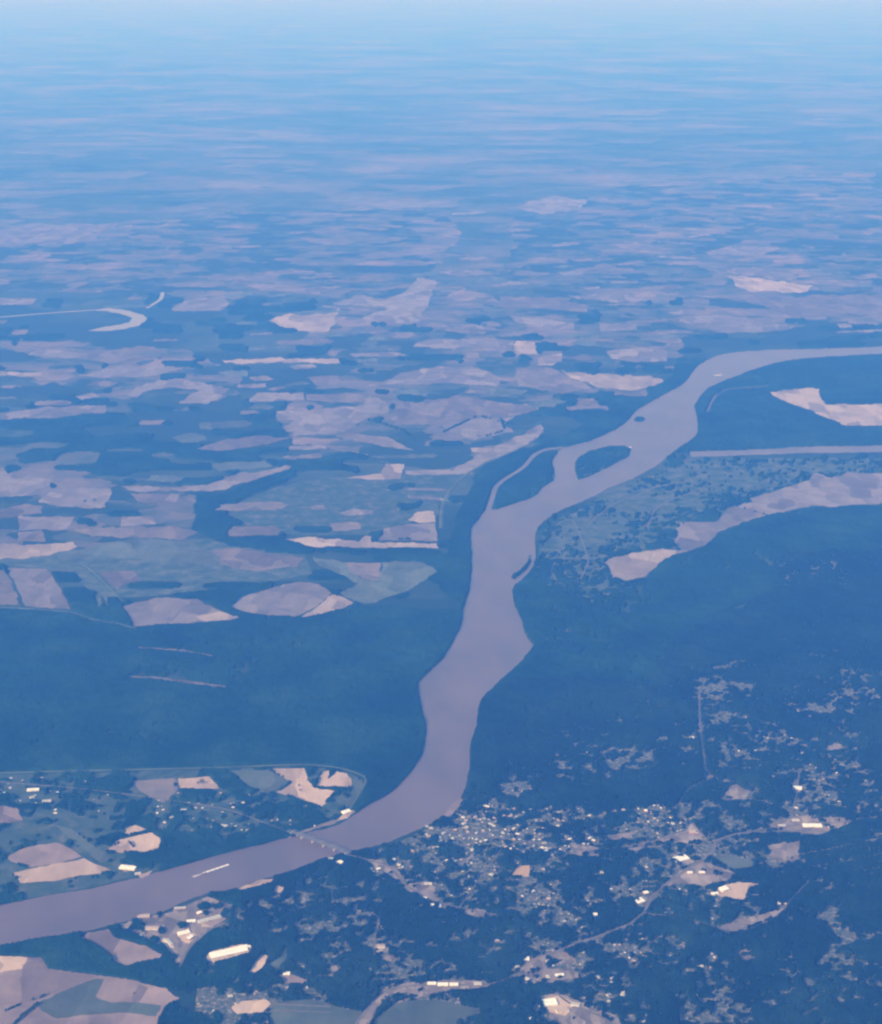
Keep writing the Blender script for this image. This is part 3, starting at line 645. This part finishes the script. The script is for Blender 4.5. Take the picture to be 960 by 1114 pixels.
cnt = np.zeros((nr, nc), int)
cnt[:-1, :-1] += wood; cnt[1:, :-1] += wood; cnt[:-1, 1:] += wood; cnt[1:, 1:] += wood
inner = cnt >= 3
blur = (cnt == 4).astype(float)
for _ in range(3):
    b = blur.copy()
    b[3:] += blur[:-3]; b[:-3] += blur[3:]; b[:, 3:] += blur[:, :-3]; b[:, :-3] += blur[:, 3:]
    blur = b / 5
hill = (fbm(VX, VY, 900, 61, 3, 0.55) - 0.3) * 75 * np.clip((to_px(VX, VY)[0] - 470) / 60, 0.05, 1) * blur ** 3
VZ = np.where(inner, 13 + RNG.uniform(0, 1, VX.shape) * 8 + fbm(VX, VY, 150, 67, 2) * 22 + np.maximum(hill, -6), 0.2)

idx = np.arange(nr * nc).reshape(nr, nc)
Q = np.stack([idx[:-1, :-1], idx[:-1, 1:], idx[1:, 1:], idx[1:, :-1]], -1)
V = np.stack([VX, VY, VZ], -1).reshape(-1, 3)
rb_x = np.interp(PY, [370, 385, 480, 560, 640, 705, 760, 870, 930, 1030, 1150], [1200, 900, 755, 602, 558, 580, 525, 500, 360, -20, -300])
is_east = PX > rb_x
regions = [
 ('island_woods', isl, 'canopy_low', 'dark trees covering the islands in the middle of the river'),
 ('town_tree_foliage', (west | (PY > 1000) & (PX < 215) | ((PY > 960) & (PX < 262))), 'canopy_low', 'scattered dark groves between houses and fields on the west bank'),
 ('hill_forest', east, 'canopy', 'dense dark forest over the hills around the east bank town'),
 ('bottomland_forest', is_east & ~east, 'canopy_low', 'flat woods on the east bank upstream of the town'),
 ('riverside_forest', ~is_east & (PY > 655), 'canopy_low', 'broad unbroken belt of woods on the west bank behind the levee'),
 ('farmland_woods', ~is_east & (PY <= 655), 'canopy_low', 'patchy woods and tree belts among the far farm fields'),
]
bx = (fbm(QX, QY, 2600, 95, 3) - 0.5) * 120
east_soft = pip(PX + bx, PY + bx * 0.5, TOWN_EAST)
regions = [(a_, (east_soft | (east & (PY > 860)) | is_east & (PY > 740)) if a_ == 'hill_forest' else (is_east if a_ == 'bottomland_forest' else b_), c_, d_) for a_, b_, c_, d_ in regions]
regions = [(a_, b_ & is_east if a_ == 'hill_forest' else b_, c_, d_) for a_, b_, c_, d_ in regions]
left = wood.copy()
for nm, m_, mt, lab in regions:
    sel = left & m_; left &= ~m_
    f = Q[sel]
    u, inv = np.unique(f.ravel(), return_inverse=True)
    o = link(nm, V[u], inv.reshape(-1, 4), M[mt])
    tag(o, lab, 'woods', kind='stuff')

# ------------------------------------------------------------------ BUILDINGS
def box_vf(x0, x1, y0, y1, z0, z1):
    v = [(x0,y0,z0),(x1,y0,z0),(x1,y1,z0),(x0,y1,z0),(x0,y0,z1),(x1,y0,z1),(x1,y1,z1),(x0,y1,z1)]
    f = [(3,2,1,0),(4,5,6,7),(0,1,5,4),(1,2,6,5),(2,3,7,6),(3,0,4,7)]
    return v, f

class MB:
    def __init__(s): s.v = []; s.f = []
    def box(s, *a):
        v, f = box_vf(*a); n = len(s.v); s.v += v; s.f += [tuple(i + n for i in q) for q in f]; return s
    def gable(s, x0, x1, y0, y1, z0, h, ov=0.8):
        x0 -= ov; x1 += ov; y0 -= ov; y1 += ov; ym = (y0 + y1) / 2; n = len(s.v)
        s.v += [(x0,y0,z0),(x1,y0,z0),(x1,y1,z0),(x0,y1,z0),(x0,ym,z0+h),(x1,ym,z0+h)]
        s.f += [tuple(i + n for i in q) for q in ((3,2,1,0),(0,1,5,4),(2,3,4,5),(1,2,5),(3,0,4))]; return s
    def bar(s, a, b, w):
        a = Vector(a); b = Vector(b); d = (b - a).normalized()
        up = Vector((0,0,1)) if abs(d.z) < 0.9 else Vector((1,0,0))
        x = d.cross(up).normalized() * w / 2; y = d.cross(x).normalized() * w / 2; n = len(s.v)
        for p in (a, b):
            for q in (x + y, x - y, -x - y, -x + y): s.v.append(tuple(p + q))
        s.f += [tuple(i + n for i in q) for q in ((0,1,2,3),(7,6,5,4),(0,4,5,1),(1,5,6,2),(2,6,7,3),(3,7,4,0))]; return s
    def build(s, name, m, parent=None): return link(name, s.v, s.f, m, parent)

def facade(mb, L, W, h, nb):
    for k in range(nb):
        x = -L / 2 + (k + 0.5) * L / nb
        w = L / nb * 0.28
        mb.box(x - w, x + w, -W / 2 - 0.12, -W / 2 + 0.3, h * 0.35, h * 0.72)
    return mb

def make_building(kind, L, W, h, roof, wall):
    t = empty(kind, (0, 0, 0))
    MB().box(-L/2, L/2, -W/2, W/2, -4.8 if h > 6 else -0.5, h).build('wall', M[wall], t)
    if kind in ('warehouse', 'store_building', 'downtown_building'):
        r = MB().box(-L/2 - .3, L/2 + .3, -W/2 - .3, W/2 + .3, h + .01, h + .9)
        rf = r.build('roof', M[roof], t)
        MB().box(-L*.3, L*.3, -1.2, 1.2, h + .91, h + 2.6).build('ridge_vent', M['grey_roof'], rf)
        MB().box(-L*.08, L*.08, -W/2 - .25, -W/2 + .2, 0, min(4.5, h*.7)).build('loading_door', M['glass'], t)
    else:
        rf = MB().gable(-L/2, L/2, -W/2, W/2, h + .01, W * .22).build('roof', M[roof], t)
        MB().box(L*.2, L*.2 + 1.4, -.7, .7, h + W*.1, h + W*.22 + 1.6).build('chimney', M['wall_brick'], rf)
        MB().box(-1, 1, -W/2 - .15, -W/2 + .2, 0, 2.3).build('door', M['glass'], t)
    return t

def copy_tree(o, parent=None, name=None):
    c = o.copy(); COL.objects.link(c); c.parent = parent
    for ch in KIDS[o.name]: copy_tree(ch, c)
    return c
KIDS = {}
def note(o):
    KIDS[o.name] = [c for c in COL.objects if c.parent is o]
    for c in KIDS[o.name]: note(c)

BLD = [ # px, py, length m, width m, height m, heading deg, roof, label
 (36,860,150,55,12,8,'white_roof','long white roofed shed nearest the levee in the west bank industrial yards'),
 (67,866,95,40,10,0,'white_roof','small white shed just beyond the long one in the west bank yards'),
 (51,872,110,45,10,10,'grey_roof','grey roofed shed in the middle of the west bank yards'),
 (81,877,120,55,10,-4,'white_roof','white roofed shed closest to the river road in the west bank yards'),
 (2,864,80,60,10,0,'white_roof','white shed at the edge of the west bank yards'),
 (35,868,60,40,9,30,'grey_roof','small grey store behind the long white shed on the west bank'),
 (139,945,190,75,14,-12,'white_roof','bright white riverside plant beside the pale field on the west bank'),
 (150,951,70,34,10,15,'grey_roof','grey annex on the west river bank next to the bright white plant'),
 (377,884,110,70,12,35,'white_roof','white building on the pale gravel at the tip of the west bank levee'),
 (300,907,120,30,9,-22,'white_roof','long white building right on the west river bank near the bridge'),
 (341,899,50,28,9,-20,'white_roof','little white building on the west bank just upstream of the bridge'),
 (244,899,90,40,9,-15,'grey_roof','grey roofed store among the west bank houses back from the shore'),
 (200,882,70,40,9,5,'grey_roof','grey shed beside the main road through the west bank town'),
 (157,998,120,70,11,10,'tan_roof','tan square shed set back near the river on the east bank industrial point'),
 (165,1011,150,55,11,0,'tan_roof','wide tan shed inland of the square one on the industrial point'),
 (152,1019,50,34,9,20,'white_roof','small white store standing by the brown field on the industrial point'),
 (200,1016,130,65,12,25,'white_roof','white mill building at the centre of the industrial point'),
 (207,1021,80,50,14,60,'white_roof','tall white block against the curved road on the industrial point'),
 (184,1026,120,40,10,-50,'grey_roof','grey shed lying aslant beside the green hollow on the industrial point'),
 (228,1001,260,60,12,28,'grey_roof','very long grey shed beside the top of the curved industrial road'),
 (196,989,130,40,10,5,'grey_roof','grey wharf shed by the water on the industrial point'),
 (208,1003,100,45,10,10,'white_roof','white shed between the mill and the very long grey shed'),
 (217,994,60,45,10,40,'white_roof','compact white shed behind the very long grey shed'),
 (249,1037,400,110,14,22,'white_roof','huge bright white warehouse on its pale apron inside the woods'),
 (267,1031,110,60,12,22,'white_roof','white wing at the far end of the huge warehouse apron'),
 (368,938,160,60,14,-10,'white_roof','white building on the bluff beside the bridge landing'),
 (360,935,60,40,10,0,'grey_roof','grey building on the bluff by the river side of the bridge landing'),
 (421,931,60,40,9,15,'white_roof','small white building in the trees above the bridge road'),
 (427,936,70,36,9,0,'white_roof','white building on the lots just below the bridge road bend'),
 (473,986,150,60,11,-5,'white_roof','bright white store on the long paved strip south of downtown'),
 (461,978,75,36,10,0,'white_roof','smaller white store uphill on the same long paved strip'),
 (466,962,90,35,9,0,'grey_roof','grey store at the top end of the long paved strip'),
 (417,1007,80,60,9,20,'tan_roof','tan roofed building beside the lane winding through the woods'),
 (415,1031,80,40,9,0,'tan_roof','tan roofed building at the lower end of the winding lane'),
 (346,1027,60,36,8,10,'grey_roof','lone grey roofed building in the woods between river and lane'),
 (312,1060,70,50,9,0,'white_roof','white building on the brown clearing below the huge warehouse'),
 (470,1071,90,45,10,0,'white_roof','first white store of the shopping strip along the southern road'),
 (482,1072,110,50,10,0,'white_roof','widest white store in the middle of the southern shopping strip'),
 (494,1072,90,45,10,0,'white_roof','white store next to the widest one on the southern shopping strip'),
 (520,1071,80,45,10,0,'grey_roof','grey store ending the southern shopping strip'),
 (573,1044,60,60,11,0,'white_roof','square white store at the upper rim of the round shopping centre'),
 (575,1066,80,36,10,-30,'grey_roof','grey store on the lower rim of the round shopping centre'),
 (609,1062,95,45,10,10,'white_roof','white store by the wooded notch of the round shopping centre'),
 (596,1092,190,110,12,10,'white_roof','large cream and white superstore south of the round shopping centre'),
 (612,1100,130,60,11,20,'tan_roof','tan store behind the large superstore'),
 (581,1108,90,70,10,0,'white_roof','white square building at the very bottom beside the superstore lot'),
 (626,1094,90,50,10,-15,'grey_roof','grey store on the lots east of the superstore'),
 (573,1010,90,36,9,0,'grey_roof','grey building at the head of the short spur road'),
 (541,1024,60,30,8,0,'grey_roof','lone grey building in the dark woods west of the spur road'),
 (696,981,105,90,12,30,'white_roof','bright white building beside the bend of the main highway'),
 (703,972,60,50,11,20,'white_roof','smaller bright white building just up the highway from the bend'),
 (741,935,180,110,13,25,'white_roof','largest bright white store with the big lot north of the highway'),
 (751,950,60,36,9,0,'white_roof','first of the white stores inside the mall parking lot'),
 (764,950,70,45,9,0,'white_roof','second and larger white store inside the mall parking lot'),
 (648,996,45,45,14,0,'white_roof','isolated small bright white building in the eastern woods'),
 (788,968,100,80,14,30,'white_roof','white round-cornered plant building on the pale clearing'),
 (778,973,80,45,10,10,'white_roof','long white shed beside the plant on the pale clearing'),
 (851,983,90,50,11,0,'white_roof','white building at the top end of the grey airstrip clearing'),
 (755,906,110,80,11,0,'tan_roof','tan roofed store on the paved lots north of the highway junction'),
 (884,899,230,75,12,0,'white_roof','long brilliant white building in the eastern commercial district'),
 (851,899,90,50,10,0,'grey_roof','grey building at the near end of the eastern commercial district'),
 (866,893,90,36,10,0,'grey_roof','grey building behind the row in the eastern commercial district'),
 (905,900,90,40,10,-15,'tan_roof','tan building at the far end of the eastern commercial district'),
 (868,858,110,80,11,-15,'white_roof','white school building alone on a clearing north of the commercial district'),
 (753,803,55,40,9,0,'white_roof','small white building west of the straight road through the woods'),
 (905,647,45,35,9,0,'white_roof','tiny white building high on the forested ridge'),
 (933,674,85,36,9,0,'grey_roof','grey building on the ridge clearing at the edge of the woods'),
 (777,1052,110,55,9,10,'tan_roof','tan curved-front building in the southern woods clearing'),
 (762,1052,70,35,9,0,'grey_roof','grey building next to the tan one in the southern woods'),
 (843,1062,36,90,9,5,'white_roof','narrow white building alone deep in the southern woods'),
 (640,819,50,28,8,0,'white_roof','small white building at the edge of the faded pasture'),
 (578,842,45,30,8,0,'white_roof','small white building just above the green ball field'),
 (686,870,110,45,10,0,'tan_roof','tan building on the ridge between the suburbs and the woods'),
 (705,883,90,45,10,-10,'white_roof','white building in the suburbs above the paved lots'),
 (665,893,60,36,9,20,'white_roof','white hall in the suburbs east of downtown'),
 (736,1083,60,30,8,20,'grey_roof','grey roofed building among the small southern clearings'),
 (757,1084,45,30,8,0,'white_roof','white roofed building among the small southern clearings'),
 (666,650,70,45,9,10,'white_roof','white farm shed below the pale sandy field'),
 (914,872,60,34,9,0,'grey_roof','grey building on the slope above the commercial district'),
]
occupied = []
for px, py, L, W, h, deg, roof, lab in BLD:
    kind = 'warehouse' if L >= 120 or 'shed' in lab or 'plant' in lab else 'store_building'
    t = make_building(kind, L, W, h, roof, 'wall_cream' if random.random() < .7 else 'wall_brick')
    x, y = gp(px, py); t.location = (x, y, 4.9); t.rotation_euler = (0, 0, math.radians(deg))
    tag(t, lab, 'building'); occupied.append((x, y, max(L, W) * .65))

# repeated small buildings, placed on open ground between the trees
rnd = random.Random(5)
roofs = ['white_roof', 'grey_roof', 'tan_roof', 'dark_roof']
protos = {}
for k, r in enumerate(roofs):
    for big in (0, 1):
        p = make_building('downtown_building' if big else 'house', 34 if big else 20, 22 if big else 13, 10 if big else 4.5, r, ('wall_brick', 'wall_cream')[k % 2])
        note(p); protos[(r, big)] = [p, False]
rname = {'white_roof': 'white', 'grey_roof': 'light grey', 'tan_roof': 'tan', 'dark_roof': 'dark grey'}
openc = ~wood & ~blocked & ((cnt[:-1, :-1] + cnt[1:, :-1] + cnt[:-1, 1:] + cnt[1:, 1:]) <= 9)
HOODS = [ # name, box, count, big share
 ('in the dense downtown by the river bend', (462,560,880,926), 66, .7, 'downtown buildings'),
 ('along the street east of downtown', (550,650,898,932), 46, .45, 'houses east of downtown'),
 ('in the suburb north of downtown', (520,650,858,898), 46, .15, 'houses north of downtown'),
 ('in the suburb around the faded pasture', (650,760,860,912), 30, .2, 'houses by the pasture'),
 ('in the eastern suburb above the commercial district', (800,958,770,890), 44, .2, 'houses in the eastern suburb'),
 ('in the wooded suburb south of downtown', (400,560,925,990), 40, .2, 'houses south of downtown'),
 ('in the woods along the main highway', (560,800,935,1045), 76, .2, 'houses along the highway'),
 ('at the southern end of the east bank', (560,720,1045,1112), 26, .5, 'buildings at the southern end'),
 ('in the hollow below the huge warehouse', (215,420,1050,1112), 14, .5, 'buildings below the warehouse'),
 ('in the west bank town near the bridge', (170,345,862,915), 44, .2, 'houses of the west bank town'),
 ('in the west bank yards behind the levee', (0,130,845,885), 18, .3, 'small buildings of the west bank yards'),
]
ii, jj = np.nonzero(openc)
cells = list(zip(ii.tolist(), jj.tolist()))
for where, (x0, x1, y0, y1), n, bigs, grp in HOODS:
    m_ = (PX[ii, jj] > x0) & (PX[ii, jj] < x1) & (PY[ii, jj] > y0) & (PY[ii, jj] < y1)
    cand = np.nonzero(m_)[0].tolist(); rnd.shuffle(cand)
    k = 0
    for c in cand:
        if k >= n: break
        i, j = cells[c]; x, y = float(QX[i, j]), float(QY[i, j])
        big = rnd.random() < bigs
        if any((x - a) ** 2 + (y - b) ** 2 < (r + (36 if big else 24)) ** 2 for a, b, r in occupied): continue
        r = rnd.choices(roofs, [.16, .36, .24, .24])[0]
        slot = protos[(r, int(big))]
        if not slot[1]: t = slot[0]; slot[1] = True
        else: t = copy_tree(slot[0])
        t.location = (x, y, 0.9); t.rotation_euler = (0, 0, math.radians(rnd.choice([12, 102, 40, -25]) + rnd.uniform(-6, 6)))
        s = rnd.uniform(.7, 1.6); t.scale = (s, s * rnd.uniform(.85, 1.2), 1)
        kind = 'town building' if big else 'small house'
        tag(t, f'{kind} with a {rname[r]} roof {where}', 'building' if big else 'house', grp)
        occupied.append((x, y, 20 if big else 13)); k += 1
for p, used in protos.values():
    if not used:
        for c in list(p.children_recursive) + [p]: bpy.data.objects.remove(c)

# ------------------------------------------------------------------ BRIDGES
def bridge(a, b, off, lab):
    A_, B_ = Vector((*gp(*a), 0)), Vector((*gp(*b), 0))
    d = B_ - A_; L = d.length; ang_ = math.atan2(d.y, d.x)
    t = empty('truss_bridge', (A_.x, A_.y, 2), ang_)
    y0 = off
    MB().box(-60, L + 60, y0 - 7.5, y0 + 7.5, 38, 40).build('deck', M['steel'], t)
    n = 5; span = L / n
    for k in range(n + 1):
        MB().box(k * span - 5, k * span + 5, y0 - 9, y0 + 9, -4, 37.9).build('pier', M['concrete'], t)
    for side, yy in (('truss', y0 - 8.2), ('truss', y0 + 8.2)):
        mb = MB(); m = 8; st = span / m
        hs = []
        for i in range(n * m + 1):
            ph = (i % m) / m
            hs.append(40 + 12 + 24 * (abs(ph - .5) * 2) ** 1.6 if 0 < i < n * m else 41)
        for i in range(n * m):
            x0_, x1_ = i * st, (i + 1) * st
            mb.bar((x0_, yy, hs[i]), (x1_, yy, hs[i + 1]), 2.0)
            mb.bar((x0_, yy, 39), (x1_, yy, 39), 2.0)
            mb.bar((x1_, yy, 39), (x1_, yy, hs[i + 1]), 1.4)
            if i % 2: mb.bar((x0_, yy, 39), (x1_, yy, hs[i + 1]), 1.2)
            else: mb.bar((x0_, yy, hs[i]), (x1_, yy, 39), 1.2)
        mb.build(side, M['steel'], t)
    tag(t, lab, 'bridge', 'twin road bridges over the river')
bridge((318,908),(377,930), 14, 'upstream one of the twin steel truss bridges crossing the brown river')
bridge((318,908),(377,930), -22, 'downstream one of the twin steel truss bridges crossing the brown river')

# ------------------------------------------------------------------ RIVER TRAFFIC
def make_barge():
    t = empty('cargo_barge', (0, 0, 0))
    mb = MB(); L, W = 59.0, 10.6
    v = [(-L/2,-W/2,.9),(L/2-6,-W/2,.9),(L/2-6,W/2,.9),(-L/2,W/2,.9),(-L/2,-W/2,3.4),(L/2,-W/2,3.4),(L/2,W/2,3.4),(-L/2,W/2,3.4)]
    mb.v = v; mb.f = [(3,2,1,0),(4,5,6,7),(0,1,5,4),(1,2,6,5),(2,3,7,6),(3,0,4,7)]
    mb.build('hull', M['hull'], t)
    c = MB(); seg = 8; cv = []
    for x in (-L/2 + 2.5, L/2 - 3.5):
        for k in range(seg + 1):
            a = math.pi * k / seg; cv.append((x, -math.cos(a) * (W/2 - .5), 3.41 + math.sin(a) * 1.9))
    c.v = cv; c.f = [(k, k + seg + 1, k + seg + 2, k + 1) for k in range(seg)] + [tuple(range(seg, -1, -1)), tuple(range(seg + 1, 2 * seg + 2))]
    c.build('cargo_cover', M['barge'], t)
    return t
def make_towboat(lab):
    t = empty('towboat', (0, 0, 0))
    MB().box(-21, 21, -6.5, 6.5, .6, 3.2).build('hull', M['hull'], t)
    MB().box(-15, 14, -5, 5, 3.21, 9).build('deckhouse', M['boatwhite'], t)
    MB().box(4, 12, -3.5, 3.5, 9.01, 14).build('wheelhouse', M['boatwhite'], t)
    for s in (-1, 1): MB().box(-12, -9.5, s*3.2 - 1, s*3.2 + 1, 9.01, 13).build('funnel', M['steel'], t)
    tag(t, lab, 'towboat'); return t
barge0 = make_barge(); note(barge0); b_used = False
def tow(pa, pb, nx, ny, lab_b, lab_t, grp, wake=0):
    global b_used
    A_ = Vector((*gp(*pa), 0)); B_ = Vector((*gp(*pb), 0)); d = (B_ - A_).normalized(); ang_ = math.atan2(d.y, d.x); n_ = Vector((-d.y, d.x, 0))
    C = (A_ + B_) / 2
    for i in range(nx):
        for j in range(ny):
            o = copy_tree(barge0) if b_used else barge0; b_used = True
            p = C + d * ((i - (nx - 1) / 2) * 60.5) + n_ * ((j - (ny - 1) / 2) * 11.4)
            o.location = (p.x, p.y, 2.0); o.rotation_euler = (0, 0, ang_ + (math.pi if i == 0 else 0))
            tag(o, lab_b, 'barge', grp)
    p = C - d * (nx / 2 * 60.5 + 23)
    t = make_towboat(lab_t); t.location = (p.x, p.y, 2.0); t.rotation_euler = (0, 0, ang_)
    if wake:
        v, f = [], []
        for k in range(13):
            q = p - d * (20 + k * wake / 12); w = 6 + k * 1.6
            w2 = w * rnd.uniform(.7, 1.1)
            v += [(q.x + n_.x * w2, q.y + n_.y * w2, 2.5), (q.x - n_.x * w, q.y - n_.y * w, 2.5)]
        f = [(2*k + 1, 2*k + 3, 2*k + 2, 2*k) for k in range(12)]
        tag(link('wake_foam', v, f, M['foam']), 'pale churned wake trailing behind the towboat in the lower reach', 'wake', kind='stuff')
tow((221,950.5),(252,940), 5, 3, 'white covered barge lashed in the long tow on the lower reach below the bridge', 'white towboat pushing the long barge tow below the bridge', 'barges of the long tow', 120)
tow((676,487.5),(690,486.5), 3, 5, 'white covered barge in the tow at the tip of the wooded river island', 'white towboat of the tow beside the wooded river island', 'barges by the island')
tow((776,408.5),(788,407.8), 3, 5, 'white covered barge in the farthest tow at the bend', 'white towboat of the farthest tow at the river bend', 'barges at the far bend')

# ------------------------------------------------------------------ lone trees in the pale fields
def tree(px, py, R_, lab):
    x, y = gp(px, py); t = empty('field_tree', (x, y, 3.5))
    mb = MB(); mb.bar((0, 0, 0), (0, 0, R_ * .8), R_ * .12)
    for k in range(4):
        a = k * 1.6 + rnd.random(); mb.bar((0, 0, R_ * .55), (math.cos(a) * R_ * .5, math.sin(a) * R_ * .5, R_ * 1.1), R_ * .06)
    mb.build('trunk', M['bark'], t)
    v, f = [], []
    for k in range(900):
        a = rnd.uniform(0, 2 * math.pi); u = rnd.uniform(-1, 1); q = rnd.random() ** .4
        lump = 1 + .28 * math.sin(3 * a + px) * math.cos(2.3 * u)
        r = R_ * q * lump
        c = Vector((math.cos(a) * math.sqrt(1 - u*u) * r, math.sin(a) * math.sqrt(1 - u*u) * r, R_ * 1.15 + u * r * .72))
        s = R_ * .09; n = len(v)
        for _ in range(3): v.append(tuple(c + Vector((rnd.uniform(-s, s), rnd.uniform(-s, s), rnd.uniform(-s, s)))))
        f.append((n, n + 1, n + 2))
    link('crown', v, f, M['canopy_low'], t)
    tag(t, lab, 'tree')
tree(325.5, 856, 19, 'dark round tree in the pale field, the one nearer its upper corner')
tree(327, 861, 17, 'dark round tree standing in the middle of the pale field behind the levee')
tree(334.5, 850, 14, 'smaller dark tree on the dark edge of the pale field behind the levee')
tree(220, 852.5, 34, 'broad dark tree clump spreading in the tan field behind the west bank houses')
tree(216, 853.5, 24, 'narrower dark tree touching the broad clump in the tan field')
tree(146, 1082, 11, 'tiny lone tree out on the brown field at the bottom near the river')

# ------------------------------------------------------------------ HAZE
hx, hy0, hy1, htop = 690000.0, -100000.0, 690000.0, 11000.0
HAZE_D = 2.65e-5
o = link('haze', *box_vf(-hx, hx, hy0, hy1, -1.0, htop), bpy.data.materials.new('blue_air'))
hm = o.data.materials[0]; hm.use_nodes = True; nt = hm.node_tree; nt.nodes.clear()
out = nt.nodes.new('ShaderNodeOutputMaterial'); pv = nt.nodes.new('ShaderNodeVolumePrincipled')
pv.inputs['Color'].default_value = (0.054, 0.245, 1.0, 1); pv.inputs['Absorption Color'].default_value = (1, 0.81, 1, 1)
pv.inputs['Density'].default_value = HAZE_D; pv.inputs['Anisotropy'].default_value = 0.0
nt.links.new(pv.outputs[0], out.inputs['Volume'])
tag(o, 'even blue summer haze lying over the whole valley', 'haze', kind='stuff')

# ------------------------------------------------------------------ LIGHT
SUN_EL, SUN_AZ = 27.0, 235.0          # azimuth clockwise from +Y
w = bpy.data.worlds.new('World'); S.world = w; w.use_nodes = True
nt = w.node_tree; bg = nt.nodes['Background']; sky = nt.nodes.new('ShaderNodeTexSky')
sky.sky_type = 'NISHITA'; sky.sun_disc = False
sky.sun_elevation = math.radians(SUN_EL); sky.sun_rotation = math.radians(SUN_AZ)
nt.links.new(sky.outputs[0], bg.inputs[0]); bg.inputs[1].default_value = 0.15
sl = bpy.data.lights.new('sun', 'SUN'); sl.energy = 3.6; sl.angle = math.radians(0.53); sl.color = (1.0, 0.95, 0.89)
so = bpy.data.objects.new('sun', sl); COL.objects.link(so)
az = math.radians(SUN_AZ); el = math.radians(SUN_EL)
sd = Vector((math.sin(az) * math.cos(el), math.cos(az) * math.cos(el), math.sin(el)))
so.rotation_euler = sd.to_track_quat('Z', 'Y').to_euler()
so.location = (0, 0, 9000)

# ------------------------------------------------------------------ CAMERA
cd = bpy.data.cameras.new('camera'); co = bpy.data.objects.new('camera', cd); COL.objects.link(co)
co.location = (0, 0, H); co.rotation_euler = (math.pi / 2 - PITCH, 0, 0)
cd.sensor_fit = 'HORIZONTAL'; cd.angle_x = 2 * math.atan(480 / F)
cd.clip_start = 10; cd.clip_end = 3.0e6
S.camera = co
S.view_settings.view_transform = 'Standard'; S.view_settings.look = 'None'
S.view_settings.exposure = 0.80; S.view_settings.gamma = 1.0; S.view_settings.use_curve_mapping = False
S.cycles.use_denoising = True
S.cycles.max_bounces = 6
S.cycles.pixel_filter_type = 'BLACKMAN_HARRIS'; S.cycles.filter_width = 2.3
